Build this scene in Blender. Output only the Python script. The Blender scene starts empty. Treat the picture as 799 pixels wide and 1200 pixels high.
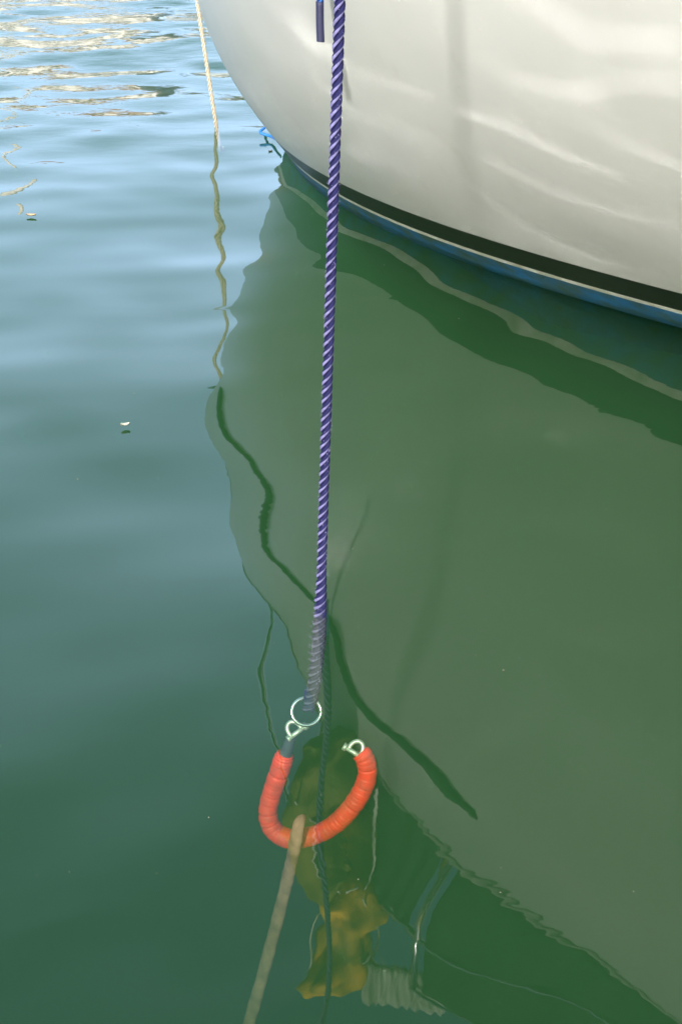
import bpy, bmesh, math, random
import numpy as np
from mathutils import Vector, Matrix
R = math.radians
sc = bpy.context.scene
C = sc.collection
# ------------------------------------------------------------------ camera
H_CAM, PITCH, F = 1.4, 28.0, 1200 * 50 / 36.0
cd = bpy.data.cameras.new('camera'); cam = bpy.data.objects.new('camera', cd); C.objects.link(cam)
cam.location = (0, 0, H_CAM); cam.rotation_euler = (R(90 - PITCH), 0, 0)
cd.lens = 50; cd.sensor_width = 36; cd.sensor_height = 36; cd.sensor_fit = 'AUTO'
cd.clip_start = 0.02; cd.clip_end = 2000
sc.camera = cam
# ------------------------------------------------------------------ sky, sun, exposure
SUN_EL, SUN_AZ = 32.0, -13.0       # azimuth measured from -Y (behind the camera) towards -X
to_sun = Vector((math.sin(R(SUN_AZ)) * math.cos(R(SUN_EL)), -math.cos(R(SUN_AZ)) * math.cos(R(SUN_EL)), math.sin(R(SUN_EL))))
w = bpy.data.worlds.new('World'); sc.world = w; w.use_nodes = True
nt = w.node_tree; bg = nt.nodes['Background']
sky = nt.nodes.new('ShaderNodeTexSky'); sky.sky_type = 'NISHITA'; sky.sun_disc = False
sky.sun_elevation = R(SUN_EL); sky.sun_rotation = math.atan2(to_sun.x, to_sun.y)
sky.air_density = 1.3; sky.dust_density = 2.5; sky.ozone_density = 1.5
# thin streaky cloud
tc = nt.nodes.new('ShaderNodeTexCoord'); mp = nt.nodes.new('ShaderNodeMapping'); mp.inputs['Scale'].default_value = (1.2, 1.2, 7)
nz = nt.nodes.new('ShaderNodeTexNoise'); nz.inputs['Scale'].default_value = 2.2; nz.inputs['Detail'].default_value = 5
rp = nt.nodes.new('ShaderNodeMapRange'); rp.inputs['From Min'].default_value = .48; rp.inputs['From Max'].default_value = .75
mx = nt.nodes.new('ShaderNodeMix'); mx.data_type = 'RGBA'; mx.inputs[7].default_value = (7.4, 10.2, 14.8, 1)
L = nt.links.new
L(tc.outputs['Generated'], mp.inputs['Vector']); L(mp.outputs[0], nz.inputs['Vector']); L(nz.outputs['Fac'], rp.inputs['Value'])
mm = nt.nodes.new('ShaderNodeMath'); mm.operation = 'MULTIPLY'; mm.inputs[1].default_value = .10
L(rp.outputs[0], mm.inputs[0])
sp = nt.nodes.new('ShaderNodeSeparateXYZ'); hz = nt.nodes.new('ShaderNodeMapRange'); L(tc.outputs['Generated'], sp.inputs[0])
hz.inputs['From Min'].default_value = .20; hz.inputs['From Max'].default_value = .66; hz.inputs['To Min'].default_value = .95; hz.inputs['To Max'].default_value = .0
L(sp.outputs['Z'], hz.inputs['Value']); mxx = nt.nodes.new('ShaderNodeMath'); mxx.operation = 'MAXIMUM'
# added haze glow ahead of the camera: brightens the water's reflections, not the hull
hy = nt.nodes.new('ShaderNodeMapRange'); hy.inputs['From Min'].default_value = -.1; hy.inputs['From Max'].default_value = .6
L(sp.outputs['Y'], hy.inputs['Value']); hm = nt.nodes.new('ShaderNodeMath'); hm.operation = 'MULTIPLY'
L(hz.outputs[0], hm.inputs[0]); L(hy.outputs[0], hm.inputs[1]); L(hm.outputs[0], mxx.inputs[0]); L(mm.outputs[0], mxx.inputs[1]); L(mxx.outputs[0], mx.inputs[0]); L(sky.outputs[0], mx.inputs[6]); L(mx.outputs[2], bg.inputs['Color'])
bg.inputs['Strength'].default_value = 0.14
sd = bpy.data.lights.new('sun', 'SUN'); sd.energy = 4.4; sd.angle = R(2.6); sd.color = (1, .975, .945)
sun = bpy.data.objects.new('sun', sd); C.objects.link(sun); sun.location = (-3, -10, 12)
sun.rotation_euler = to_sun.to_track_quat('Z', 'Y').to_euler()
sc.view_settings.view_transform = 'Standard'; sc.view_settings.look = 'None'
sc.view_settings.exposure = 0.75; sc.view_settings.gamma = 1; sc.view_settings.use_curve_mapping = False
cy = sc.cycles
cy.max_bounces = 10; cy.diffuse_bounces = 3; cy.glossy_bounces = 4; cy.transmission_bounces = 4
cy.volume_bounces = 2; cy.transparent_max_bounces = 12
cy.caustics_reflective = True; cy.caustics_refractive = False; cy.blur_glossy = 0.0
cy.sample_clamp_indirect = 0; cy.sample_clamp_direct = 0
# path guiding finds the sunlight that the ripples throw up onto the hull
cy.use_guiding = True; cy.use_surface_guiding = True; cy.use_volume_guiding = False; cy.guiding_training_samples = 96
cy.use_denoising = True; cy.use_adaptive_sampling = False

# ------------------------------------------------------------------ helpers
def ray(u, v, mirror=False):
    a = (u - 399.5) / F; b = (600 - v) / F; p = R(PITCH)
    d = Vector((a, math.cos(p) + b * math.sin(p), -math.sin(p) + b * math.cos(p)))
    if mirror: d.z = -d.z
    return d
def at(u, v, y):                      # a point at distance y ahead, seen at photo pixel (u, v)
    d = ray(u, v); return Vector((0, 0, H_CAM)) + d * (y / d.y)
def on_water(u, v, z=0.0):
    d = ray(u, v); return Vector((0, 0, H_CAM)) + d * ((z - H_CAM) / d.z)
def mir(u, v, y):                     # a point at distance y whose mirror image lies at (u, v)
    d = ray(u, v, True); return Vector((0, 0, -H_CAM)) + d * (y / d.y)

def mat(name, col, rough=.5, metal=0, spec=.5, var=0, vscale=20, bump=0, bscale=60, coat=0, coat_rough=.05, col2=None, detail=4):
    m = bpy.data.materials.new(name); m.use_nodes = True
    t = m.node_tree; b = t.nodes['Principled BSDF']
    b.inputs['Base Color'].default_value = (*col, 1); b.inputs['Roughness'].default_value = rough
    b.inputs['Metallic'].default_value = metal; b.inputs['Specular IOR Level'].default_value = spec
    b.inputs['Coat Weight'].default_value = coat; b.inputs['Coat Roughness'].default_value = coat_rough
    tc = t.nodes.new('ShaderNodeTexCoord')
    if var or col2:
        n = t.nodes.new('ShaderNodeTexNoise'); n.inputs['Scale'].default_value = vscale; n.inputs['Detail'].default_value = detail
        mr = t.nodes.new('ShaderNodeMapRange'); mr.inputs['From Min'].default_value = .35; mr.inputs['From Max'].default_value = .68
        mix = t.nodes.new('ShaderNodeMix'); mix.data_type = 'RGBA'
        c2 = col2 or tuple(c * (1 - var) for c in col)
        mix.inputs[6].default_value = (*col, 1); mix.inputs[7].default_value = (*c2, 1)
        t.links.new(tc.outputs['Object'], n.inputs['Vector']); t.links.new(n.outputs['Fac'], mr.inputs['Value'])
        t.links.new(mr.outputs[0], mix.inputs[0]); t.links.new(mix.outputs[2], b.inputs['Base Color'])
    if bump:
        n = t.nodes.new('ShaderNodeTexNoise'); n.inputs['Scale'].default_value = bscale; n.inputs['Detail'].default_value = 4
        bp = t.nodes.new('ShaderNodeBump'); bp.inputs['Strength'].default_value = .6; bp.inputs['Distance'].default_value = bump
        t.links.new(tc.outputs['Object'], n.inputs['Vector']); t.links.new(n.outputs['Fac'], bp.inputs['Height']); t.links.new(bp.outputs[0], b.inputs['Normal'])
    return m

def mesh_obj(name, verts, faces, mats, parent=None, smooth=True, fm=None):
    me = bpy.data.meshes.new(name); me.from_pydata([tuple(v) for v in verts], [], faces)
    for m in (mats if isinstance(mats, (list, tuple)) else [mats]): me.materials.append(m)
    if fm: me.polygons.foreach_set('material_index', fm)
    me.polygons.foreach_set('use_smooth', [smooth] * len(faces)); me.update()
    bm = bmesh.new(); bm.from_mesh(me); bmesh.ops.recalc_face_normals(bm, faces=bm.faces); bm.to_mesh(me); bm.free()
    o = bpy.data.objects.new(name, me); C.objects.link(o)
    if parent:
        o.parent = parent; o.matrix_parent_inverse = Matrix.Translation(-parent.location)
    return o
def empty(name, loc):
    o = bpy.data.objects.new(name, None); o.location = loc; o.empty_display_size = .1; C.objects.link(o); return o
def tag(o, label=None, cat=None, group=None, kind=None):
    if label: o['label'] = label
    if cat: o['category'] = cat
    if group: o['group'] = group
    if kind: o['kind'] = kind
    return o

def crom(pts, n):
    pts = [Vector(p) for p in pts]
    if len(pts) == 2: return [pts[0].lerp(pts[1], i / n) for i in range(n + 1)]
    P = [2 * pts[0] - pts[1]] + pts + [2 * pts[-1] - pts[-2]]; out = []
    for i in range(1, len(P) - 2):
        for k in range(n):
            t = k / n; a, b, c, d = P[i - 1:i + 3]
            out.append(.5 * ((2 * b) + (c - a) * t + (2 * a - 5 * b + 4 * c - d) * t * t + (3 * b - a - 3 * c + d) * t ** 3))
    out.append(pts[-1]); return out
def frames(pts):
    T = [(pts[min(i + 1, len(pts) - 1)] - pts[max(i - 1, 0)]).normalized() for i in range(len(pts))]
    n = T[0].orthogonal().normalized(); out = []
    for t in T:
        n = (n - t * n.dot(t)).normalized(); out.append((t, n, t.cross(n)))
    return out
def tube(pts, r, seg=12, flat=1.0, cap=True):
    fr = frames(pts); V = []; Fc = []; rr = r if callable(r) else (lambda q: r)
    N = len(pts)
    for i, (p, (t, n, b)) in enumerate(zip(pts, fr)):
        ri = rr(i / (N - 1))
        for k in range(seg):
            a = 2 * math.pi * k / seg
            V.append(p + n * (math.cos(a) * ri) + b * (math.sin(a) * ri * flat))
    for i in range(N - 1):
        for k in range(seg):
            Fc.append((i * seg + k, i * seg + (k + 1) % seg, (i + 1) * seg + (k + 1) % seg, (i + 1) * seg + k))
    if cap:
        Fc.append(tuple(range(seg))[::-1]); Fc.append(tuple((N - 1) * seg + k for k in range(seg)))
    return V, Fc
def join(parts):
    V = []; Fc = []; M = []
    for q in parts:
        v, f = q[0], q[1]; o = len(V); V += list(v); Fc += [tuple(i + o for i in x) for x in f]; M += [q[2] if len(q) > 2 else 0] * len(f)
    return V, Fc, M
def rope_mesh(pts, r, pitch, strands=3, seg=10, yarn=True, rs=None):
    """a laid rope: strands twisted round the centre line; pts densely spaced"""
    fr = frames(pts); parts = []
    ln = [0]
    for a, b in zip(pts, pts[1:]): ln.append(ln[-1] + (b - a).length)
    tot = ln[-1]
    for s in range(strands):
        V = []; Fc = []
        for i, (p, (t, n, b)) in enumerate(zip(pts, fr)):
            k = rs(ln[i] / tot) if rs else 1
            R0 = r * .53 * k; Rs = r * .50 * k
            ph = 2 * math.pi * (ln[i] / pitch + s / strands)
            rad = n * math.cos(ph) + b * math.sin(ph); tang = -n * math.sin(ph) + b * math.cos(ph)
            sd = (t + tang * (2 * math.pi * R0 / pitch)).normalized(); sb = sd.cross(rad).normalized()
            c = p + rad * R0
            for q in range(seg):
                a = 2 * math.pi * q / seg
                rr = Rs * (1 + (.035 if (q % 2) else -.02) * (1 if yarn else 0))
                V.append(c + rad * (math.cos(a) * rr) + sb * (math.sin(a) * rr))
        N = len(pts)
        for i in range(N - 1):
            for q in range(seg):
                Fc.append((i * seg + q, i * seg + (q + 1) % seg, (i + 1) * seg + (q + 1) % seg, (i + 1) * seg + q))
        Fc.append(tuple(range(seg))[::-1]); Fc.append(tuple((N - 1) * seg + q for q in range(seg)))
        parts.append((V, Fc))
    return join(parts)[:2]
def resample(pts, step):
    out = [pts[0]]; acc = 0
    for a, b in zip(pts, pts[1:]):
        l = (b - a).length; d = step - acc
        while d <= l: out.append(a.lerp(b, d / l)); d += step
        acc = l - (d - step)
    return out
def box(x0, x1, y0, y1, z0, z1):
    V = [Vector((x, y, z)) for x in (x0, x1) for y in (y0, y1) for z in (z0, z1)]
    return V, [(0, 1, 3, 2), (4, 6, 7, 5), (0, 4, 5, 1), (2, 3, 7, 6), (0, 2, 6, 4), (1, 5, 7, 3)]

# ------------------------------------------------------------------ water
# ripples: sum of long-crested sine trains (kx, ky, phase, amplitude in metres)
MODES = []
rng = random.Random(7)
for i in range(46):
    lam = rng.choice([.22, .3, .42, .55, .8, 1.2, 1.8]) * rng.uniform(.85, 1.15)
    th = rng.gauss(math.pi / 2, .75); k = 2 * math.pi / lam
    MODES.append((k * math.cos(th), k * math.sin(th), rng.uniform(0, 6.283), .00036 * (lam / .5) ** .9 * rng.uniform(.4, 1.3)))
FIT = [(3.284,5.625,-2.855,0.000232), (-4.329,-0.650,-1.351,0.001837), (5.050,11.497,0.014,0.000140), (-7.030,-1.578,3.043,0.000561), (0.848,2.610,-0.138,0.000098),
(-0.614,2.651,-2.101,0.000070), (-15.838,10.612,-2.460,0.000013), (-0.334,15.507,-2.619,0.000087), (-7.965,21.565,0.801,0.000028), (1.853,8.397,2.606,0.000038),
(10.076,22.088,-1.352,0.000041), (1.227,8.166,0.869,0.000080), (2.804,4.236,-0.536,0.000512), (-12.889,1.326,-0.258,0.000085), (0.713,4.690,2.543,0.000082),
(-5.885,0.120,1.463,0.001232), (16.340,-18.444,2.875,0.000041), (-0.106,6.381,0.659,0.000219), (-6.590,11.899,1.549,0.000067), (2.398,8.857,1.765,0.000114),
(-10.661,7.071,-2.923,0.000234), (-2.475,3.813,-0.409,0.000438), (2.105,8.345,3.064,0.000059), (-6.722,16.283,-1.326,0.000042), (-3.794,-5.419,-2.960,0.000126),
(-0.820,3.554,-1.301,0.000176), (-3.216,11.640,0.049,0.000059), (5.765,13.789,1.585,0.000107), (-1.178,9.756,1.801,0.000073), (2.255,0.981,2.513,0.000737),
(0.395,2.190,1.532,0.000202), (-3.840,-2.865,-1.492,0.000190), (-2.194,1.534,-2.137,0.000295), (-1.688,2.591,-2.765,0.000320), (-8.444,5.500,-0.734,0.000083),
(-20.584,-2.540,-0.315,0.000174), (-2.559,4.326,-2.049,0.000510), (-6.126,-1.848,-2.214,0.001230), (-8.622,6.000,1.810,0.000114), (-2.214,14.663,1.304,0.000120),
(-9.374,0.218,1.008,0.001013), (6.817,-4.203,1.228,0.000099), (6.523,11.548,0.227,0.000062), (-2.968,12.172,-2.191,0.000126), (6.030,5.616,-2.484,0.000188),
(0.417,2.949,2.318,0.000140), (3.238,4.998,2.418,0.000304), (7.107,10.638,-1.974,0.000183), (-8.366,-9.915,-3.097,0.000231), (-4.444,7.015,-2.564,0.000291),
(0.756,15.565,1.606,0.000095), (-14.577,5.944,1.658,0.000098), (1.515,6.984,-2.282,0.000314), (-15.020,14.681,0.165,0.000099), (-2.397,7.337,2.770,0.000201),
(-10.428,1.119,-1.820,0.000124), (4.196,1.265,1.075,0.001317), (-2.525,3.064,1.178,0.000762), (-0.502,4.542,2.368,0.000178), (3.964,2.318,3.041,0.000721),
(-8.341,5.853,1.956,0.000082), (3.423,3.425,2.516,0.000407), (-11.025,1.257,-1.440,0.000054), (-2.745,5.516,1.299,0.000184), (-6.736,9.317,-0.054,0.000150),
(-0.615,8.483,-2.103,0.000034), (-16.295,15.387,-1.639,0.000053), (14.100,-1.533,-1.534,0.000220), (-0.151,2.245,-2.926,0.000618), (7.835,12.347,-2.869,0.000112),
(-1.149,4.418,-3.076,0.000109), (0.215,5.059,-0.214,0.000176), (-2.216,3.575,-0.149,0.000184), (5.397,5.749,-2.494,0.000279), (-5.780,-0.489,-2.069,0.000486),
(-19.255,-10.859,-0.891,0.000131), (4.062,21.414,0.777,0.000060), (0.213,15.837,1.060,0.000060), (-4.566,17.246,0.412,0.000055), (-18.454,8.533,1.442,0.000054),
(-18.711,-2.568,-0.495,0.000190), (5.724,3.021,-0.735,0.000512), (8.565,13.858,1.349,0.000179), (1.931,1.364,0.213,0.001171), (3.942,2.523,2.107,0.000340),
(6.646,0.636,-1.864,0.000361), (-1.407,4.156,2.367,0.000062), (11.615,6.769,2.686,0.000158), (-2.461,0.545,-0.500,0.001428), (-2.293,2.151,-1.272,0.001033),
(3.343,2.510,0.329,0.000181), (6.226,4.671,2.840,0.000087), (1.634,2.659,0.132,0.000371), (-3.799,1.221,0.203,0.000908), (3.419,3.564,2.010,0.000440),
(2.536,0.585,-2.132,0.001782), (0.235,5.278,-1.520,0.000138), (-3.426,9.808,1.543,0.000091), (3.613,5.379,0.040,0.000103), (-15.840,1.803,-3.014,0.000134),
(-3.461,15.741,-1.909,0.000086), (-1.661,3.844,-2.893,0.000156), (2.510,2.588,-0.157,0.000314), (0.080,2.246,-2.858,0.000216), (0.428,3.021,1.956,0.000094),
(5.901,-3.029,2.505,0.000728), (-5.342,20.172,1.271,0.000104), (7.608,-0.339,2.890,0.001255), (0.065,2.512,-2.365,0.000161), (3.475,0.866,-2.989,0.000980),
(-7.456,-1.879,-1.902,0.000257), (-2.399,7.935,-0.604,0.000078), (-10.565,10.782,0.589,0.000142), (-12.315,11.329,-1.449,0.000071), (20.197,8.038,-2.659,0.000131),
(2.434,-1.276,-2.873,0.000870), (1.519,4.970,2.508,0.000115), (-13.170,12.602,1.705,0.000148), (-0.753,9.167,2.069,0.000146), (-15.020,17.585,-0.216,0.000066),
(-11.519,10.263,2.495,0.000126), (4.028,0.933,2.985,0.001061), (-1.294,4.887,1.825,0.000235), (-7.654,-1.544,2.922,0.000485), (6.424,11.392,0.851,0.000021),
(4.878,-1.273,-0.428,0.000466), (0.484,2.287,1.084,0.000184), (3.539,7.963,-2.888,0.000089), (-8.064,20.394,0.641,0.000072), (16.282,15.713,0.901,0.000013),
(-1.732,21.165,-1.249,0.000103), (2.113,-0.956,-1.358,0.001795), (-4.644,4.803,2.078,0.000157), (-3.125,0.449,0.947,0.002359), (-15.676,6.678,-1.364,0.000085),
(13.274,2.789,1.785,0.000394), (-1.292,4.373,-2.785,0.000079), (1.201,-2.448,1.444,0.000269), (-2.792,10.715,-1.520,0.000085), (1.287,22.197,1.536,0.000048),
(2.305,1.844,0.401,0.000383), (-3.824,11.961,-0.367,0.000071), (-0.499,3.997,1.390,0.000029), (-13.144,11.650,-0.943,0.000058), (-0.517,4.496,2.602,0.000165),
(-0.656,3.056,1.897,0.000250), (4.105,-0.746,-2.320,0.002292), (9.135,5.316,2.502,0.000208), (1.735,3.800,1.820,0.000306), (-4.859,17.754,-0.382,0.000085),
(0.067,11.850,-1.632,0.000354), (-8.854,1.980,-1.610,0.000183), (2.015,2.024,-1.765,0.000518), (3.800,17.344,0.585,0.000083), (-0.645,2.761,-2.646,0.000185),
(0.720,3.405,-2.731,0.000268), (-0.971,2.030,-2.234,0.002554), (5.081,9.009,-1.668,0.000065), (-14.939,4.498,2.966,0.000094), (4.045,13.673,2.475,0.000055),
(-2.730,1.736,-0.656,0.000419), (0.062,2.286,-2.964,0.000185), (-4.365,1.015,-1.857,0.000915), (7.365,2.379,1.981,0.000476), (-5.687,11.333,-1.961,0.000048),
(1.210,2.949,-1.626,0.000432), (-0.598,2.830,-3.141,0.000229), (-18.232,9.896,1.479,0.000096), (12.971,7.874,-2.173,0.000179), (2.974,1.191,-2.086,0.000628),
(2.404,1.913,0.459,0.000470), (-2.684,11.517,0.047,0.000090), (12.826,-1.642,-1.076,0.000245), (-0.766,8.785,-2.728,0.000102), (6.139,2.691,0.915,0.000377),
(17.624,10.599,-1.203,0.000130), (1.031,2.989,-1.864,0.000342), (-2.278,6.389,-0.292,0.000366), (1.976,3.125,-2.211,0.000610), (6.262,13.204,2.774,0.000068),
(0.086,2.285,-2.956,0.000156), (0.954,3.810,2.239,0.000350), (7.362,-8.181,-1.577,0.000237), (0.900,2.209,2.374,0.000541), (-0.341,4.449,2.842,0.000139),
(-2.616,1.724,-0.521,0.000302), (-22.487,-6.245,-1.541,0.000033), (-12.850,18.771,-2.235,0.000030), (-0.285,4.001,0.985,0.000083), (9.256,7.836,1.247,0.000130),
(-0.568,7.075,-2.763,0.000311), (-11.379,13.482,-2.792,0.000106), (-2.010,0.928,-1.656,0.003218), (5.236,5.163,0.959,0.000236), (-0.681,3.153,1.310,0.000231),
(-14.546,16.123,1.380,0.000059), (-7.768,-0.810,-1.011,0.000493), (-5.100,21.780,-0.277,0.000078), (1.314,2.479,1.614,0.000368), (4.938,6.907,-0.670,0.000428),
(6.962,20.888,-2.611,0.000116), (11.948,17.971,-2.509,0.000028), (-4.546,4.940,2.852,0.000194), (-17.749,12.364,-2.591,0.000102), (-9.991,13.079,-1.934,0.000116),
(-7.641,4.153,-2.123,0.000155), (2.957,6.834,-1.012,0.000300), (-2.014,5.652,-0.312,0.000053), (1.853,5.138,-2.251,0.000034), (-0.401,10.202,-1.382,0.000103),
(-4.896,2.476,-2.732,0.001050), (0.471,17.593,-0.274,0.000109), (12.979,-1.401,-2.289,0.000133), (0.785,3.392,-2.775,0.000282), (10.643,14.248,0.326,0.000147),
(14.558,3.145,0.284,0.000284), (9.252,10.736,-2.985,0.000118), (-5.933,5.061,-2.563,0.000018), (-26.087,1.514,-2.705,0.000096), (10.332,21.940,-0.888,0.000037),
(-6.404,5.058,0.309,0.000010), (-15.153,8.484,-2.951,0.000055), (4.067,2.367,2.882,0.000740), (0.124,3.511,-2.503,0.000188), (0.243,6.073,0.904,0.000192),
(-0.700,4.473,2.748,0.000158), (9.662,1.326,1.814,0.000454), (7.199,22.150,-2.019,0.000076), (-7.029,5.005,1.796,0.000094), (-9.279,4.310,-3.031,0.000187),
(-5.778,-0.448,-2.401,0.000506), (5.579,17.799,-2.589,0.000080), (-14.638,-1.643,-2.847,0.000212), (-1.886,2.761,2.655,0.000491), (12.626,4.573,-0.369,0.000308),
(-5.879,7.190,3.012,0.000178), (0.768,2.339,1.623,0.000254), (-5.879,11.654,1.228,0.000013), (1.671,18.061,-1.286,0.000140), (-3.936,2.066,-1.323,0.000844),
(-1.431,6.085,0.899,0.000113), (1.405,5.406,-2.653,0.000338), (-17.971,15.209,-1.188,0.000041), (-2.086,8.884,0.350,0.000134), (9.406,24.131,-1.485,0.000041),
(-12.818,5.743,-3.031,0.000105), (1.581,4.107,0.827,0.000262), (12.158,18.826,-0.019,0.000021), (5.805,10.999,-2.026,0.000086), (2.090,0.538,-1.097,0.005442),
(1.076,1.979,-2.897,0.001150), (-7.710,-0.805,-1.024,0.000476), (2.978,2.793,-1.014,0.000372), (-0.040,5.297,-1.438,0.000137), (6.783,4.381,0.444,0.000265),
(1.571,2.561,0.964,0.000335), (-16.582,3.430,2.276,0.000072), (-2.332,2.235,-1.648,0.001170), (12.289,20.079,-0.221,0.000028), (-0.016,2.931,2.093,0.000294)]
#MODES_HERE
def breeze(x, y):                      # more wind ripple out in the open basin
    return .42 + .42 * np.clip((y - 2.7) / 1.0, 0, 1) + 2.4 * np.clip((y - 4.8 - .25 * np.sin(1.3 * x)) / 3.5, 0, 1) ** 1.3
def height(x, y):
    h = np.zeros(np.broadcast(x, y).shape)
    for kx, ky, ph, a in MODES: h = h + a * np.sin(kx * x + ky * y + ph)
    h = h * breeze(x, y)
    for kx, ky, ph, a in FIT: h = h + a * np.sin(kx * x + ky * y + ph)
    return h
def axis(fine0, fine1, step, lo, hi, g=1.12):
    a = list(np.arange(fine0, fine1 + 1e-6, step)); s = step
    while a[-1] < hi: s *= g; a.append(min(a[-1] + s, hi))
    s = step; b = []
    c = fine0
    while c > lo: s *= g; c = max(c - s, lo); b.append(c)
    return np.array(b[::-1] + a)
def water_mat():
    m = bpy.data.materials.new('harbour_water'); m.use_nodes = True; t = m.node_tree; t.nodes.clear(); l = t.links.new
    out = t.nodes.new('ShaderNodeOutputMaterial'); mix = t.nodes.new('ShaderNodeMixShader')
    fr = t.nodes.new('ShaderNodeFresnel'); fr.inputs['IOR'].default_value = 1.66
    tr = t.nodes.new('ShaderNodeBsdfTransparent'); gl = t.nodes.new('ShaderNodeBsdfGlossy'); gl.inputs['Roughness'].default_value = .0
    tc = t.nodes.new('ShaderNodeTexCoord'); mp = t.nodes.new('ShaderNodeMapping'); mp.inputs['Scale'].default_value = (1.0, 1.7, 1)
    n = t.nodes.new('ShaderNodeTexNoise'); n.inputs['Scale'].default_value = 5.5; n.inputs['Detail'].default_value = 3
    # amplitude of the fine ripple grows into the open basin
    sx = t.nodes.new('ShaderNodeSeparateXYZ'); mr = t.nodes.new('ShaderNodeMapRange')
    mr.inputs['From Min'].default_value = 5.0; mr.inputs['From Max'].default_value = 9.5; mr.inputs['To Min'].default_value = 0.0003; mr.inputs['To Max'].default_value = .007
    bp = t.nodes.new('ShaderNodeBump'); bp.inputs['Strength'].default_value = 1
    l(tc.outputs['Object'], mp.inputs['Vector']); l(mp.outputs[0], n.inputs['Vector']); l(tc.outputs['Object'], sx.inputs[0])
    l(sx.outputs['Y'], mr.inputs['Value']); l(mr.outputs[0], bp.inputs['Distance']); l(n.outputs['Fac'], bp.inputs['Height'])
    l(bp.outputs[0], gl.inputs['Normal']); l(bp.outputs[0], fr.inputs['Normal'])
    geo = t.nodes.new('ShaderNodeNewGeometry'); inv = t.nodes.new('ShaderNodeMath'); inv.operation = 'SUBTRACT'; inv.inputs[0].default_value = 1
    mul = t.nodes.new('ShaderNodeMath'); mul.operation = 'MULTIPLY'
    l(geo.outputs['Backfacing'], inv.inputs[1]); l(fr.outputs[0], mul.inputs[0]); l(inv.outputs[0], mul.inputs[1])
    l(mul.outputs[0], mix.inputs[0]); l(tr.outputs[0], mix.inputs[1]); l(gl.outputs[0], mix.inputs[2]); l(mix.outputs[0], out.inputs['Surface'])
    ab = t.nodes.new('ShaderNodeVolumeAbsorption'); ab.inputs['Color'].default_value = (0.10, .50, .10, 1); ab.inputs['Density'].default_value = .85
    vs = t.nodes.new('ShaderNodeVolumeScatter'); vs.inputs['Color'].default_value = (.18, .41, .215, 1); vs.inputs['Density'].default_value = .24
    ad = t.nodes.new('ShaderNodeAddShader'); l(ab.outputs[0], ad.inputs[0]); l(vs.outputs[0], ad.inputs[1]); l(ad.outputs[0], out.inputs['Volume'])
    return m
X = axis(-2.2, 2.2, .0125, -400, 400); Y = np.concatenate([axis(1.2, 3.9, .0125, -400, 3.9), axis(3.92, 11.0, .022, 3.92, 400)])
gx, gy = np.meshgrid(X, Y)
fade = np.clip((60 - np.hypot(gx, gy)) / 40, 0, 1)
gz = height(gx, gy) * fade
nx, ny = len(X), len(Y)
co = np.stack([gx, gy, gz], -1).reshape(-1, 3)
DEEP = -4.0
base = len(co)
low = np.array([[-400, -400, DEEP], [400, -400, DEEP], [400, 400, DEEP], [-400, 400, DEEP]])
faces = []
idx = np.arange(nx * ny).reshape(ny, nx)
q = np.stack([idx[:-1, :-1], idx[:-1, 1:], idx[1:, 1:], idx[1:, :-1]], -1).reshape(-1, 4).tolist()
q.append([base, base + 3, base + 2, base + 1])
q.append(list(idx[0, ::-1]) + [base, base + 1]); q.append(list(idx[-1, :]) + [base + 2, base + 3])
q.append(list(idx[:, 0]) + [base + 3, base]); q.append(list(idx[::-1, -1]) + [base + 1, base + 2])
me = bpy.data.meshes.new('water'); me.from_pydata(np.vstack([co, low]).tolist(), [], q)
me.materials.append(water_mat())
sm = [True] * (len(q) - 5) + [False] * 5; me.polygons.foreach_set('use_smooth', sm); me.update()
wo = bpy.data.objects.new('water', me); C.objects.link(wo); tag(wo, kind='structure')
sb = mat('silt', (.06, .07, .045), .9, var=.5, vscale=1.5)
v, f = box(-390, 390, -390, 390, DEEP + .1, DEEP + .3)
tag(mesh_obj('seabed', v, f, sb, smooth=False), kind='structure')

# ------------------------------------------------------------------ the white sailing boat
P0 = Vector((-.22, 5.79, 0)); ANG = R(35)
cdir = Vector((math.cos(ANG), -math.sin(ANG), 0)); ndir = Vector((-math.sin(ANG), -math.cos(ANG), 0))
LOA = 10.5
def prm(z):
    if z >= 0:
        B = 1.15 + 1.45 * z - .39 * z * z; s0 = .42 * (1 - math.exp(-(z / .38) ** 1.3)); tau = .95 + .40 * min(z / 1.2, 1) ** 1.0
    else:
        B = max(1.15 * (1 - (z / -.42)) if z > -.42 else 0, .02); s0 = -1.2 * (z / -.5); tau = .95
    return B, s0, tau
def halfb(s, z):
    B, s0, tau = prm(z); q = max(s + s0, 0)
    b = B * (1 - math.exp(-q / tau))
    if s > 5: b *= 1 - .22 * ((s - 5) / 5.5) ** 2
    return b
def sheer_z(s): return 1.28 - .04 * min(max(s, 0) / 4, 1)
def hpt(s, z, side=1, off=0):
    return P0 + cdir * s + ndir * (side * (halfb(s, z) + off)) + Vector((0, 0, z))
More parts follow.
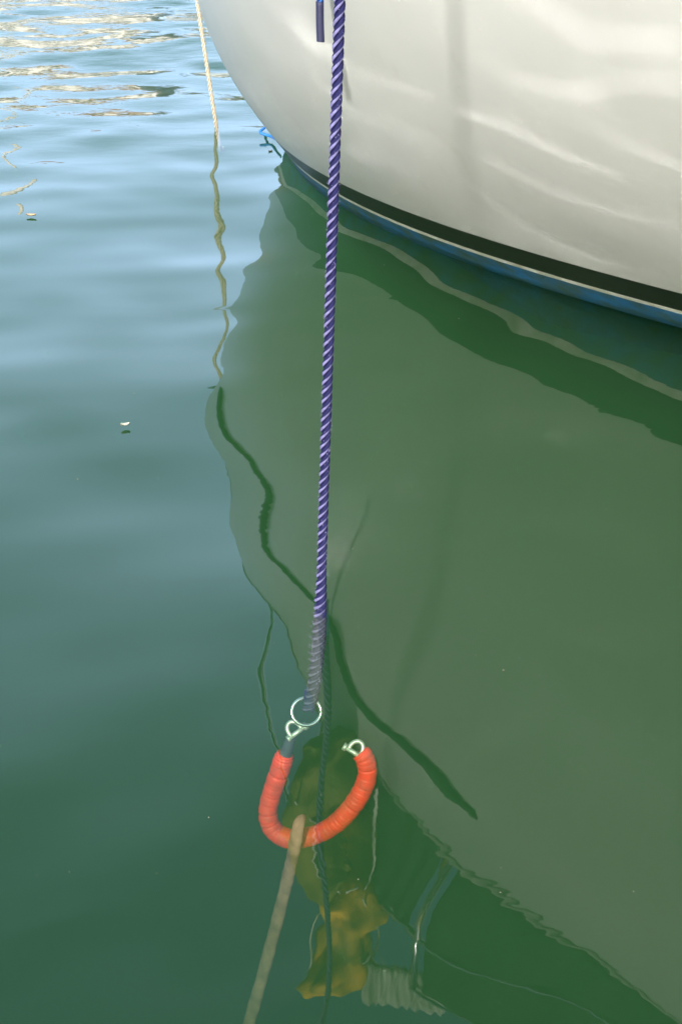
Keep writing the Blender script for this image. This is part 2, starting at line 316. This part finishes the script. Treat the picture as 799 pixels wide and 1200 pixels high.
def hull_white():
    m = mat('white_gelcoat', (.47, .472, .45), .3, var=.05, vscale=3.0, spec=.4)
    t = m.node_tree; b = t.nodes['Principled BSDF']; l = t.links.new
    old = b.inputs['Base Color'].links[0].from_socket
    tc = t.nodes.new('ShaderNodeTexCoord'); mp = t.nodes.new('ShaderNodeMapping'); mp.inputs['Scale'].default_value = (7, 7, .35)
    n = t.nodes.new('ShaderNodeTexNoise'); n.inputs['Scale'].default_value = 2.0; n.inputs['Detail'].default_value = 6
    r = t.nodes.new('ShaderNodeMapRange'); r.inputs['From Min'].default_value = .55; r.inputs['From Max'].default_value = .78; r.inputs['To Max'].default_value = .16
    n2 = t.nodes.new('ShaderNodeTexNoise'); n2.inputs['Scale'].default_value = 1.3; n2.inputs['Detail'].default_value = 3
    r2 = t.nodes.new('ShaderNodeMapRange'); r2.inputs['From Min'].default_value = .4; r2.inputs['From Max'].default_value = .6
    mu = t.nodes.new('ShaderNodeMath'); mu.operation = 'MULTIPLY'
    mixd = t.nodes.new('ShaderNodeMix'); mixd.data_type = 'RGBA'; mixd.inputs[7].default_value = (.24, .22, .16, 1)
    l(tc.outputs['Object'], mp.inputs['Vector']); l(mp.outputs[0], n.inputs['Vector']); l(n.outputs['Fac'], r.inputs['Value'])
    l(tc.outputs['Object'], n2.inputs['Vector']); l(n2.outputs['Fac'], r2.inputs['Value']); l(r.outputs[0], mu.inputs[0]); l(r2.outputs[0], mu.inputs[1])
    l(mu.outputs[0], mixd.inputs[0]); l(old, mixd.inputs[6]); l(mixd.outputs[2], b.inputs['Base Color'])
    return m
M_white = hull_white()
M_black = mat('black_boot_paint', (.012, .014, .010), .35, var=.3, vscale=30)
M_wline = mat('white_line_paint', (.68, .68, .62), .4, vscale=18, col2=(.40, .41, .30), detail=8)
M_blue = mat('blue_antifouling', (.010, .105, .24), .55, vscale=16, col2=(.03, .07, .05), detail=8)
M_deck = mat('deck_grp', (.62, .62, .58), .6, bump=.002, bscale=400)
M_steel = mat('stainless_steel', (.62, .62, .60), .18, metal=1)
M_dgreen = mat('dark_green_canvas', (.012, .035, .016), .85, var=.4, vscale=9, bump=.002, bscale=300)
boat = tag(empty('sailing_boat', tuple(P0)), 'white sailing boat bow with black boot stripe and blue underwater paint', 'sailing boat')
Ts = np.concatenate([np.linspace(0, 1, 60) ** 2 * 3.2, np.linspace(3.3, LOA, 40)])
Zs = sorted(set([-.5, -.42, -.33, -.24, -.16, -.1, -.05, -.02, .0, .03, .06, .078, .078001, .095, .095001, .12, .15, .183, .183001] + list(np.linspace(.21, 1.22, 30))))
def zrow(z, s):
    return z if z < .2 else .183 + (z - .183) * (sheer_z(s) - .183) / (1.22 - .183)
V = []; Fc = []; FM = []
ns = len(Ts)
for side in (1, -1):
    o0 = len(V)
    for z in Zs:
        s0 = prm(max(z, -.5))[1]
        for t in Ts:
            s = -s0 + t * (LOA + s0) / LOA
            zz = zrow(z, s)
            V.append(hpt(s, zz, side))
    for i in range(len(Zs) - 1):
        zm = (Zs[i] + Zs[i + 1]) / 2
        k = 3 if zm < .078 else 2 if zm < .095 else 1 if zm < .183 else 0
        for j in range(ns - 1):
            a = o0 + i * ns + j; Fc.append((a, a + 1, a + ns + 1, a + ns)); FM.append(k)
half = len(V) // 2
# transom and bottom
for i in range(len(Zs) - 1):
    a = i * ns + ns - 1; Fc.append((a, a + ns, half + a + ns, half + a)); FM.append(0 if Zs[i] > .18 else 3)
for j in range(ns - 1): Fc.append((j, half + j, half + j + 1, j + 1)); FM.append(3)
me = bpy.data.meshes.new('hull'); me.from_pydata([tuple(v) for v in V], [], Fc)
for m_ in (M_white, M_black, M_wline, M_blue): me.materials.append(m_)
me.polygons.foreach_set('material_index', FM); me.polygons.foreach_set('use_smooth', [True] * len(Fc)); me.update()
bm = bmesh.new(); bm.from_mesh(me); bmesh.ops.remove_doubles(bm, verts=bm.verts, dist=1e-5); bmesh.ops.recalc_face_normals(bm, faces=bm.faces); bm.to_mesh(me); bm.free()
hull = bpy.data.objects.new('hull', me); C.objects.link(hull); hull.parent = boat; hull.matrix_parent_inverse = Matrix.Translation(-P0)
# deck
V = []; Fc = []
for j, t in enumerate(Ts):
    s = -prm(1.22)[1] + t * (LOA + .42) / LOA; z = sheer_z(s) - .03
    b = max(halfb(s, z) - .02, .001); p = P0 + cdir * s + Vector((0, 0, z))
    for k in (-1, -.5, 0, .5, 1): V.append(p + ndir * (b * k) + Vector((0, 0, .06 * (1 - k * k))))
for j in range(ns - 1):
    for k in range(4): a = j * 5 + k; Fc.append((a, a + 1, a + 6, a + 5))
mesh_obj('deck', V, Fc, M_deck, boat)
# toe rail along both sheers
def sheer_pts(side, off=0, dz=0, s1=LOA, s_0=-.42):
    return [hpt(s, sheer_z(s), side, off) + Vector((0, 0, dz)) for s in np.concatenate([np.linspace(s_0, 1, 24), np.linspace(1.1, s1, 50)])]
M_teak = mat('dull_aluminium', (.26, .27, .22), .45, var=.2, vscale=30)
for side in (1, -1):
    v, f = tube(sheer_pts(side, -.005, .004), .0075, 8, 1.2); mesh_obj('toe_rail', v, f, M_teak, boat)
# dark strip of unknown nature along the topsides, widening and rising aft
M_strip = mat('dark_strip_mat', (.012, .022, .012), .6, var=.3, vscale=20)
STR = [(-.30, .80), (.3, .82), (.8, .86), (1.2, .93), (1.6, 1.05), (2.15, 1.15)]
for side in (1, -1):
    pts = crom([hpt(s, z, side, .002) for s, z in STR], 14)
    v, f = tube(pts, lambda q: (.004 + .019 * q) * min(1, (1.0 - q) / .05 + .25), 8); mesh_obj('dark_strip', v, f, M_strip, boat)

# ------------------------------------------------------------------ deck gear that the water mirrors
def rail_pts(dz, s_0, s_1, inset=.03, n=30): return [hpt(q, sheer_z(q), 1, -inset) + Vector((0, 0, dz)) for q in np.linspace(s_0, s_1, n)]
for dz in (.24, .62):
    v, f = tube(rail_pts(dz, -.15 if dz > .5 else 1.3, 5.0), .0125, 10); mesh_obj('guard_rail', v, f, M_steel, boat)
for q in (.0, 1.35, 2.1, 2.9, 3.9, 4.9):
    a = hpt(q, sheer_z(q), 1, -.03)
    v1, f1 = tube([a, a + Vector((0, 0, .62))], .0115, 10); v2, f2 = tube([a + Vector((0, 0, -.01)), a + Vector((0, 0, .035))], .024, 12)
    v, f, _ = join([(v1, f1), (v2, f2)]); mesh_obj('stanchion', v, f, M_steel, boat)
def curtain(s_0, s_1, z_lo, z_hi, inset, th=.004, wob=.008):
    V = []; Fc = []; n = 60; m = 10
    for side in (0, 1):
        for i in range(n + 1):
            q = s_0 + (s_1 - s_0) * i / n
            for j in range(m + 1):
                t = j / m; sag = .02 * math.sin(i * .21 * math.pi) * t
                V.append(hpt(q, sheer_z(q), 1, -inset + side * th + wob * math.sin(i * .9 + j * .4)) + Vector((0, 0, z_lo + (z_hi - z_lo - sag) * t)))
    k = (n + 1) * (m + 1)
    for i in range(n):
        for j in range(m):
            a = i * (m + 1) + j; Fc.append((a, a + 1, a + m + 2, a + m + 1)); Fc.append((k + a, k + a + m + 1, k + a + m + 2, k + a + 1))
    for i in range(n):
        for j in (0, m): a = i * (m + 1) + j; b = a + m + 1; Fc.append((a, b, k + b, k + a))
    for j in range(m):
        for i in (0, n): a = i * (m + 1) + j; Fc.append((a, a + 1, k + a + 1, k + a))
    return V, Fc
v, f = curtain(1.42, 2.06, .02, .235, .03); mesh_obj('weather_cloth', v, f, M_dgreen, boat)
v, f = curtain(2.14, 3.85, .02, .60, .03); mesh_obj('weather_cloth', v, f, M_dgreen, boat)
# low cabin trunk and mast further aft
def loft(rows):
    V = []; Fc = []; m = len(rows[0])
    for r_ in rows: V += r_
    for i in range(len(rows) - 1):
        for j in range(m): Fc.append((i * m + j, i * m + (j + 1) % m, (i + 1) * m + (j + 1) % m, (i + 1) * m + j))
    Fc.append(tuple(range(m))[::-1]); Fc.append(tuple((len(rows) - 1) * m + j for j in range(m)))
    return V, Fc
rows = []
for q, hw, hh in ((3.4, .35, .04), (3.8, .55, .22), (4.6, .8, .36), (6.0, .95, .42), (7.4, .95, .44), (7.5, .93, .05)):
    base_p = P0 + cdir * q + Vector((0, 0, 1.27)); r_ = []
    for k in range(17):
        a = math.pi * k / 16; r_.append(base_p + ndir * (hw * math.copysign(abs(math.cos(a)) ** .5, math.cos(a))) + Vector((0, 0, hh * math.sin(a) ** .4 if 0 < k < 16 else -.02)))
    rows.append(r_)
v, f = loft(rows); mesh_obj('cabin_top', v, f, M_white, boat)
mp0 = P0 + cdir * 4.3 + Vector((0, 0, 1.3))
v, f = tube([mp0, mp0 + Vector((0, 0, 11))], .07, 14, .75); mesh_obj('mast', v, f, M_steel, boat)
fs = P0 + cdir * -.3 + Vector((0, 0, 1.3))
v, f = tube([fs, mp0 + Vector((0, 0, 10.6))], .004, 6); mesh_obj('forestay', v, f, M_steel, boat)
rr_ = P0 + cdir * -.5 + Vector((0, 0, 1.3))
v1, f1 = tube([rr_ - ndir * .04, rr_ + ndir * .04], .03, 14); v2, f2 = tube([rr_ + cdir * .5, rr_ + cdir * .02], .02, 8)
v, f, _ = join([(v1, f1), (v2, f2)]); mesh_obj('bow_roller', v, f, M_steel, boat)

# ochre sail bag lashed upright to the guard rail
def blob_tube(path, rad, seg, amp, seed, flat=.75):
    rn = random.Random(seed); ph = [rn.uniform(0, 6.28) for _ in range(8)]
    fr = frames(path); V = []; Fc = []; N = len(path)
    for i, (p, (t, n, b)) in enumerate(zip(path, fr)):
        q = i / (N - 1); r0 = rad(q)
        for k in range(seg):
            a = 2 * math.pi * k / seg
            w_ = 1 + amp * (.5 * math.sin(3 * a + 9 * q + ph[0]) + .4 * math.sin(5 * a - 14 * q + ph[1]) + .3 * math.sin(23 * q + 2 * a + ph[2]) + .22 * math.sin(9 * a + 31 * q + ph[3]))
            V.append(p + n * (math.cos(a) * r0 * w_) + b * (math.sin(a) * r0 * w_ * flat))
    for i in range(N - 1):
        for k in range(seg): Fc.append((i * seg + k, i * seg + (k + 1) % seg, (i + 1) * seg + (k + 1) % seg, (i + 1) * seg + k))
    Fc.append(tuple(range(seg))[::-1]); Fc.append(tuple((N - 1) * seg + k for k in range(seg)))
    return V, Fc
M_ochre = mat('ochre_sailcloth', (.90, .50, .025), .7, vscale=8, detail=7, col2=(.22, .18, .03), bump=.006, bscale=30)
M_olive = mat('olive_sailcloth', (.26, .23, .04), .75, var=.35, vscale=10, bump=.006, bscale=30)
M_cord = mat('pale_cord', (.55, .55, .47), .7, bump=.001, bscale=500)
bag_c = mir(405, 1090, 3.22)
bag = tag(empty('sail_bag', tuple(bag_c)), 'crumpled ochre yellow sail bag lashed to the bow rail, mirrored in the water', 'sail bag')
pth = crom([mir(398, 895, 3.33), mir(400, 940, 3.30), mir(405, 985, 3.27), mir(425, 1008, 3.25)], 12)
v, f = blob_tube(pth, lambda q: .06 + .115 * math.sin(math.pi * min(q * .8 + .15, 1)) ** .6, 26, .16, 3); mesh_obj('bag_skirt', v, f, M_olive, bag)
pth = crom([mir(446, 985, 3.25), mir(450, 1030, 3.23), mir(436, 1085, 3.2), mir(424, 1140, 3.18), mir(418, 1195, 3.16), mir(412, 1215, 3.15)], 12)
v, f = blob_tube(pth, lambda q: .165 * max(math.sin(math.pi * (q * .93 + .06)), 0) ** .45 * (1 + .22 * math.sin(q * 11)), 28, .30, 5); mesh_obj('bag_body', v, f, M_ochre, bag)
for L_ in ([(350, 975), (365, 990), (395, 1006), (425, 1014), (452, 1006)], [(400, 1020), (392, 1045), (372, 1070), (362, 1110), (366, 1150), (356, 1190)],
           [(462, 1025), (480, 1060), (497, 1082), (490, 1120), (462, 1150), (445, 1172)], [(415, 1025), (410, 1060)], [(476, 968), (472, 990), (464, 1010)]):
    v, f = tube(crom([mir(a, b, 3.16 if i % 2 else 3.13) for i, (a, b) in enumerate(L_)], 8), .0045, 8); mesh_obj('lashing', v, f, M_cord, bag)
# pleated grey sail cover on the side deck
cov = []
pc = [mir(a, b, 3.0) for a, b in ((470, 1150), (600, 1145))]
V = []; Fc = []; n = 54
for side in (0, 1):
    for i in range(n + 1):
        t = i / n; p = pc[0].lerp(pc[1], t)
        for j in range(6):
            V.append(p + Vector((.010 * math.sin(j * 1.3 + i * .3), side * .012 + .016 * math.sin(i * .95 + .3 * j), .075 * j)))
k = (n + 1) * 6
for i in range(n):
    for j in range(5):
        a = i * 6 + j; Fc += [(a, a + 1, a + 7, a + 6), (k + a, k + a + 6, k + a + 7, k + a + 1)]
    for j in (0, 5): a = i * 6 + j; Fc.append((a, a + 6, k + a + 6, k + a))
for j in range(5):
    for i in (0, n): a = i * 6 + j; Fc.append((a, a + 1, k + a + 1, k + a))
cv = mesh_obj('sail_cover', V, Fc, mat('grey_striped_canvas', (.42, .44, .38), .8, var=.3, vscale=6))
tag(cv, 'pleated grey sail cover at the rail, mirrored along the bottom of the water', 'sail cover')

# ------------------------------------------------------------------ ropes
def two_tone_lit(name, light, dark, rough=.8):  # strand tones, with pale highlight flecks and groove shade put into the colour
    m = mat(name + '_light', light, rough, spec=.2, var=.35, vscale=160, bump=.0006, bscale=900)
    d = mat(name + '_dark', dark, rough, spec=.2, var=.3, vscale=160, bump=.0006, bscale=900)
    return [d, m]
def rope_obj(name, pts, r, pitch, mats, seg=12, rs=None, parent=None, lit=(1, 6)):
    pts = resample(crom(pts, 24), r * .45)
    v, f = rope_mesh(pts, r, pitch, 3, seg, True, rs)
    fm = []
    for s_ in range(3):
        for i in range(len(pts) - 1):
            for q in range(seg): fm.append((1 if q >= seg - 2 else 0) + (2 if len(mats) > 2 and pts[i].z < -.012 + .006 * math.sin(q + i * .7 + s_) else 0))
        fm += [0, 0]
    return mesh_obj(name, v, f, mats, parent, True, fm)
W_rope = two_tone_lit('fouled_polyester', (.13, .13, .20), (.030, .034, .050))
P_rope = two_tone_lit('purple_polyester', (.20, .19, .39), (.010, .010, .060))
E0 = on_water(375, 712)
top = at(398, 0, 2.26)
d_ = (top - E0) / (top.z - E0.z)
pr = rope_obj('mooring_rope', [E0 + d_ * 2.9, E0 + d_ * 1.2, E0 + d_ * .3, E0 + Vector((0, 0, -.02)), at(371, 775, 2.26), at(366, 815, 2.262), at(361, 831, 2.265)], .0092, .052, P_rope + W_rope,
              rs=lambda t: 1 if t < .90 else 1 + .45 * min((t - .90) / .03, 1) * (1 if t < .985 else .8))
rn = random.Random(5); V = []; Fc = []
for i in range(520):
    t = rn.random() ** .8; zz = 1.15 - 1.42 * t
    c = E0 + d_ * zz if zz > 0 else (E0.lerp(at(366, 815, 2.262), -zz / .27))
    a = rn.uniform(0, 6.283); o_ = Vector((math.cos(a), math.sin(a), 0)); r0 = .0085 if zz > -.02 else .012
    ln_ = rn.uniform(.002, .006) * (1 if zz > .1 else 1.9); p = c + o_ * r0 + Vector((0, 0, rn.uniform(-.004, .004))); q = p + (o_ + Vector((rn.uniform(-.8, .8), rn.uniform(-.8, .8), rn.uniform(-1.2, .8)))).normalized() * ln_
    s_ = Vector((.00028, 0, .0002)); b_ = len(V); V += [p - s_, p + s_, q + s_ * .3, p + Vector((0, .0003, 0))]; Fc += [(b_, b_ + 1, b_ + 2), (b_ + 1, b_ + 3, b_ + 2), (b_ + 3, b_, b_ + 2)]
mesh_obj('loose_fibres', V, Fc, mat('rope_fibre', (.30, .27, .48), .8), pr, False)['kind'] = 'stuff'
tag(pr, 'taut purple three strand mooring rope dropping down the middle into the water', 'rope')
B_rope = two_tone_lit('blue_polyester', (.05, .20, .55), (.012, .035, .17))
e = at(375, 40, 3.575)
br = rope_obj('loose_rope', [Vector((e.x + .06, 3.75, 1.33)), Vector((e.x + .01, 3.62, 1.322)), Vector((e.x, 3.575, 1.25)), Vector((e.x + .002, 3.575, 1.1)), e], .0088, .05, B_rope)
tag(br, 'short blue rope tail with a dark whipped end, hanging over the hull at the top', 'rope')
v, f = tube(crom([e + Vector((0, 0, .075)), e + Vector((0, 0, .03)), e + Vector((.001, 0, -.012)), e + Vector((.001, 0, -.018))], 5), lambda q: .0100 if q < .85 else .0100 * (1 - (q - .85) * 4), 12)
mesh_obj('whipping', v, f, mat('navy_whipping_twine', (.012, .014, .05), .6, bump=.001, bscale=600), br)
C_rope = two_tone_lit('cream_polyester', (.72, .66, .52), (.42, .36, .26))
bt_ = P0 + cdir * -.5
cr = rope_obj('bow_line', [Vector((bt_.x + .03, bt_.y, 1.345)), Vector((bt_.x + .0, bt_.y + .035, 1.32)), Vector((bt_.x + .005, 6.12, .9)), on_water(254, 150), on_water(262, 175, -.18)], .0085, .06, C_rope)
tag(cr, 'thin cream mooring line falling from the bow into the pale water on the left', 'rope')
sq = [on_water(308, 134, .05), on_water(313, 146, .045), on_water(305, 155, .03), on_water(318, 160, .02), on_water(328, 166, .03)]
sq = [p for p in sq]
v, f = tube(crom(sq, 8), .0055, 8)
tag(mesh_obj('cord_scrap', v, f, mat('bright_blue_twine', (.015, .16, .52), .6, bump=.001, bscale=500)), 'bright blue frayed scrap of cord squiggling on the water at the stem', 'cord')

# ------------------------------------------------------------------ snubber and ring under water
M_ring = mat('bright_ring_steel', (.85, .85, .82), .28, metal=1)
M_galv = mat('galvanised_shackle', (.60, .60, .55), .45, metal=.6, var=.4, vscale=120, bump=.001, bscale=200)
rc = at(359, 834, 2.27); fwd = (rc - Vector((0, 0, H_CAM))).normalized(); rgt = Vector((1, 0, 0)); upv = rgt.cross(fwd).normalized()
pts = [rc + rgt * (.0285 * math.cos(a)) + upv * (.0265 * math.sin(a)) + fwd * (.006 * math.cos(a)) for a in [2 * math.pi * k / 40 for k in range(41)]]
v, f = tube(pts, .0036, 10)
tag(mesh_obj('steel_ring', v, f, M_ring), 'shiny round steel ring at the lower end of the purple rope', 'ring')
sn0 = at(370, 985, 2.26)
sn = tag(empty('mooring_snubber', tuple(sn0)), 'red orange ribbed rubber snubber bent in a U below the steel ring', 'mooring snubber')
ec = rc + upv * .0265 + Vector((.002, 0, .004)); v, f = rope_mesh(resample([ec + upv * (.011 * math.cos(a)) + fwd * (.011 * math.sin(a)) + rgt * (.002 * math.sin(a)) for a in [2 * math.pi * k / 60 for k in range(61)]], .0015), .0055, .03, 3, 8)
mesh_obj('eye_splice', v, f, P_rope[0], pr)
arc = [at(334, 884, 2.27), at(326, 908, 2.265), at(317, 935, 2.26), at(314, 955, 2.25), at(321, 973, 2.24), at(339, 983, 2.23), at(360, 981, 2.225), at(383, 972, 2.22), at(403, 956, 2.22), at(420, 934, 2.225), at(430, 910, 2.235), at(428, 890, 2.24), at(421, 882, 2.245)]
pts = resample(crom(arc, 16), .0016)
ln = len(pts)
def ribr(q):
    w_ = q * ln * .0016 / .030; x = (w_ + .22 * math.sin(w_ * 2.3)) % 1
    return .0192 * (1 + .02 * math.sin(w_ * 1.1)) * (1 - (.09 + .05 * math.sin(w_ * 1.7)) * math.exp(-((x - .5) / .06) ** 2) + .05 * x) * (1 if q > .012 and q < .988 else .9)
v, f = tube(pts, ribr, 20)
mesh_obj('hose', v, f, mat('orange_red_rubber', (.95, .035, .015), .6, vscale=42, col2=(.62, .04, .025), detail=9, bump=.001, bscale=120), sn)
cl = [at(334, 886, 2.27), at(338, 874, 2.27), at(341, 864, 2.27)]
v, f = tube(crom(cl, 8), lambda q: .0125 - .003 * q, 14); mesh_obj('collar', v, f, mat('dark_grey_rubber', (.05, .055, .08), .5), sn)
def shackle(c, ax1, ax2, name):
    a_ = [c + ax1 * (.011 * math.cos(a)) + ax2 * (.014 * math.sin(a)) for a in [math.pi * (-.15 + 1.3 * k / 16) for k in range(17)]]
    p1 = tube(a_, .0038, 8); x0 = a_[0]; x1 = a_[-1]; ex = (x0 - x1).normalized()
    p2 = tube([x1 - ex * .008, x0 + ex * .008], .0042, 8); p3 = tube([x0 + ex * .004, x0 + ex * .011], .0068, 6); p4 = tube([x1 - ex * .009, x1 - ex * .004], .006, 6)
    v, f, _ = join([p1, p2, p3, p4]); v = [c + (x - c) * 1.18 for x in v]; return mesh_obj(name, v, f, M_galv, sn)
shackle(at(345, 855, 2.27), (rgt * .8 + upv * .6).normalized(), (upv * .8 - rgt * .6).normalized(), 'shackle')
shackle(at(417, 878, 2.245), (upv * .5 - rgt * .8).normalized(), (rgt * .5 + upv * .8).normalized(), 'shackle')
# tail line from the fitting
# brownish ground line, flat and fouled
gl = [at(351, 972, 2.25), at(351, 962, 2.222), at(350, 966, 2.196), at(347, 982, 2.186), at(341, 1012, 2.21), at(331, 1055, 2.23), at(318, 1105, 2.23), at(303, 1160, 2.20), at(290, 1205, 2.17), at(272, 1270, 2.13), at(250, 1350, 2.08), at(225, 1460, 2.0)]
v, f = tube(resample(crom(gl, 14), .006), lambda q: .0160 * min(1, .55 + q * 9) + .0006 * math.sin(q * 65) + .0004 * math.sin(q * 211), 14, .6)
ML = mat('fouled_webbing', (.50, .19, .19), .9, vscale=26, col2=(.24, .09, .085), bump=.004, bscale=90)
gl_o = mesh_obj('ground_line', v, f, ML)
tag(gl_o, 'fouled pale brown ground line running down to the lower left under water', 'mooring line')

# ------------------------------------------------------------------ floating bits
def leaf(u, v, L_, col, label, rot):
    c = on_water(u, v, 0); c.z = .0015; L_ *= .62; V = []; Fc = []; n = 9
    for i in range(n):
        t = i / (n - 1); wd = .32 * L_ * math.sin(math.pi * (t * .94 + .03)) ** .8
        for s_ in (-1, 0, 1):
            x = (t - .5) * L_; y = s_ * wd
            V.append(c + Vector((x * math.cos(rot) - y * math.sin(rot), x * math.sin(rot) + y * math.cos(rot), .003 * abs(s_) + .003 * (2 * t - 1) ** 2)))
    for i in range(n - 1):
        for s_ in (0, 1): a = i * 3 + s_; Fc.append((a, a + 1, a + 4, a + 3))
    m = len(V); V += [p - Vector((0, 0, .0012)) for p in V]; Fc += [tuple(q + m for q in g)[::-1] for g in Fc]
    o = mesh_obj('floating_leaf', V, Fc, mat('leaf_' + label.split()[0], col, .6, var=.4, vscale=80)); tag(o, label, 'leaf', 'leaves floating on the harbour water')
leaf(147, 499, .035, (.50, .50, .40), 'pale curled leaf floating alone in the teal water left of the hull reflection', .3)
leaf(37, 253, .055, (.60, .42, .22), 'tan leaf floating in the pale blue water near the left edge', -.1)
leaf(317, 178, .03, (.10, .09, .06), 'dark leaf scrap floating just below the blue cord', .5)

# ------------------------------------------------------------------ far quay whose reflection breaks up along the top of the water
M_quay = mat('quay_concrete', (.33, .31, .28), .9, var=.3, vscale=.8)
v, f = box(-160, 160, 58, 62, DEEP + .3, 1.1); tag(mesh_obj('quay', v, f, M_quay, smooth=False), kind='structure')
v, f = box(-160, 160, 62.004, 240, DEEP + .4, 1.0); tag(mesh_obj('quay_apron', v, f, M_quay, smooth=False), kind='structure')
M_glass = mat('window_glass', (.03, .04, .05), .08)
def house(x0, x1, y0, hgt, col, roofc, label, cols, rows_):
    b_ = tag(empty('quay_house', ((x0 + x1) / 2, y0, 1.0)), label, 'house')
    v, f = box(x0, x1, y0, y0 + 9, 1.0, hgt); mesh_obj('wall', v, f, mat('render_' + label.split()[0], col, .9, var=.12, vscale=.5), b_, False)
    V = [Vector(q) for q in ((x0 - .3, y0 - .3, hgt + .003), (x1 + .3, y0 - .3, hgt + .003), (x1 + .3, y0 + 9.3, hgt + .003), (x0 - .3, y0 + 9.3, hgt + .003), (x0 + .5, y0 + 4.5, hgt + 1.9), (x1 - .5, y0 + 4.5, hgt + 1.9))]
    mesh_obj('roof', V, [(0, 1, 5, 4), (2, 3, 4, 5), (1, 2, 5), (3, 0, 4), (3, 2, 1, 0)], mat('roof_' + label.split()[0], roofc, .9, var=.3, vscale=2), b_, False)
    for i in range(cols):
        for j in range(rows_):
            cx = x0 + (i + .5) * (x1 - x0) / cols; cz = 2.0 + (j + .35) * (hgt - 2) / rows_
            fr_ = join([box(cx - .55, cx + .55, y0 - .06, y0 - .003, cz - .08, cz), box(cx - .55, cx + .55, y0 - .06, y0 - .003, cz + 1.4, cz + 1.48), box(cx - .55, cx - .47, y0 - .06, y0 - .003, cz + .003, cz + 1.397), box(cx + .47, cx + .55, y0 - .06, y0 - .003, cz + .003, cz + 1.397)])
            fo = mesh_obj('window', fr_[0], fr_[1], M_quay, b_, False)
            v, f = box(cx - .465, cx + .465, y0 - .03, y0 - .004, cz + .004, cz + 1.396); po = mesh_obj('pane', v, f, M_glass, b_, False)
            po.parent = fo; po.matrix_parent_inverse = Matrix.Identity(4)
house(-15.2, -8.6, 66, 9.2, (.82, .79, .74), (.42, .18, .10), 'cream two storey house on the far quay, only its reflection showing', 4, 2)
house(-24.5, -16.2, 67, 7.2, (.66, .58, .50), (.30, .13, .08), 'brown low house left of the cream one, seen only as a reflection', 4, 2)
house(-7.6, -2.0, 68, 6.8, (.62, .62, .60), (.20, .20, .22), 'grey house right of the cream one, seen only as a reflection', 3, 2)
def far_boat(x, y, L_, mast_h, label, hullc):
    b_ = tag(empty('moored_boat', (x, y, 0)), label, 'sailing boat', 'yachts moored along the far quay'); rows = []
    for q, hw, z0, z1 in ((0, .02, .9, 1.15), (.12, .5, .3, 1.1), (.35, 1.2, -.2, 1.0), (.7, 1.35, -.25, .95), (1, 1.0, .0, .95)):
        rows.append([Vector((x + s_ * hw * k_, y + q * L_, zz)) for s_, k_, zz in ((-1, 1, z1), (-1, .8, (z0 + z1) / 2), (-1, .15, z0), (1, .15, z0), (1, .8, (z0 + z1) / 2), (1, 1, z1))])
    v, f = loft(rows); mesh_obj('hull', v, f, mat('far_hull_' + label.split()[0], hullc, .4), b_)
    v, f = box(x - .6, x + .6, y + .35 * L_, y + .7 * L_, .96, 1.45); mesh_obj('cabin', v, f, mat('far_cabin_' + label.split()[0], (.6, .6, .58), .5), b_)
    v, f = tube([Vector((x, y + .38 * L_, 1.0)), Vector((x, y + .38 * L_, mast_h))], .09, 10); mesh_obj('mast', v, f, mat('far_mast_' + label.split()[0], (.72, .66, .60), .5), b_)
    v, f = tube([Vector((x, y + .38 * L_, 2.0)), Vector((x, y + .9 * L_, 2.1))], .14, 10); mesh_obj('boom', v, f, mat('far_boom_' + label.split()[0], (.05, .1, .3), .8), b_)
far_boat(-11.6, 46, 9, 12.6, 'white yacht with the tall mast reflected near the left edge of the water', (.7, .7, .68))
far_boat(-16.5, 49, 8, 10.5, 'navy yacht at the far quay, left of the white one', (.03, .05, .12))

# fine dust, pollen and foam specks lying on the water: nobody could count them
rn = random.Random(21); V = []; Fc = []
for i in range(170):
    yy = 1.5 + 6.0 * rn.random() ** 1.3; xx = rn.uniform(-1, 1) * (.25 * yy + .3); r0 = rn.choice((.0006, .0008, .0011, .0018)) * rn.uniform(.7, 1.2)
    if halfb((Vector((xx, yy, 0)) - P0).dot(cdir), 0) - .03 < -abs((Vector((xx, yy, 0)) - P0).dot(ndir)): continue
    q_ = Vector((xx, yy, 0)) - P0
    if abs(q_.dot(ndir)) < halfb(q_.dot(cdir), 0) + .01 and q_.dot(cdir) > 0: continue
    zc = float(height(np.array([xx]), np.array([yy]))[0]); b_ = len(V); m_ = 6
    for lv, k_ in ((.0002, 1), (.0007, .6)):
        for k in range(m_):
            a = 6.283 * k / m_; rr = r0 * k_ * rn.uniform(.6, 1.2); V.append(Vector((xx + rr * math.cos(a), yy + rr * math.sin(a) * 1.2, zc + lv)))
    Fc.append(tuple(b_ + m_ + k for k in range(m_))); Fc += [(b_ + k, b_ + (k + 1) % m_, b_ + m_ + (k + 1) % m_, b_ + m_ + k) for k in range(m_)]
ds = mesh_obj('floating_specks', V, Fc, mat('speck', (.22, .22, .14), .8, var=.5, vscale=5), smooth=False)
tag(ds, 'scattered pale specks of dust and pollen on the harbour water', 'floating dust', kind='stuff')
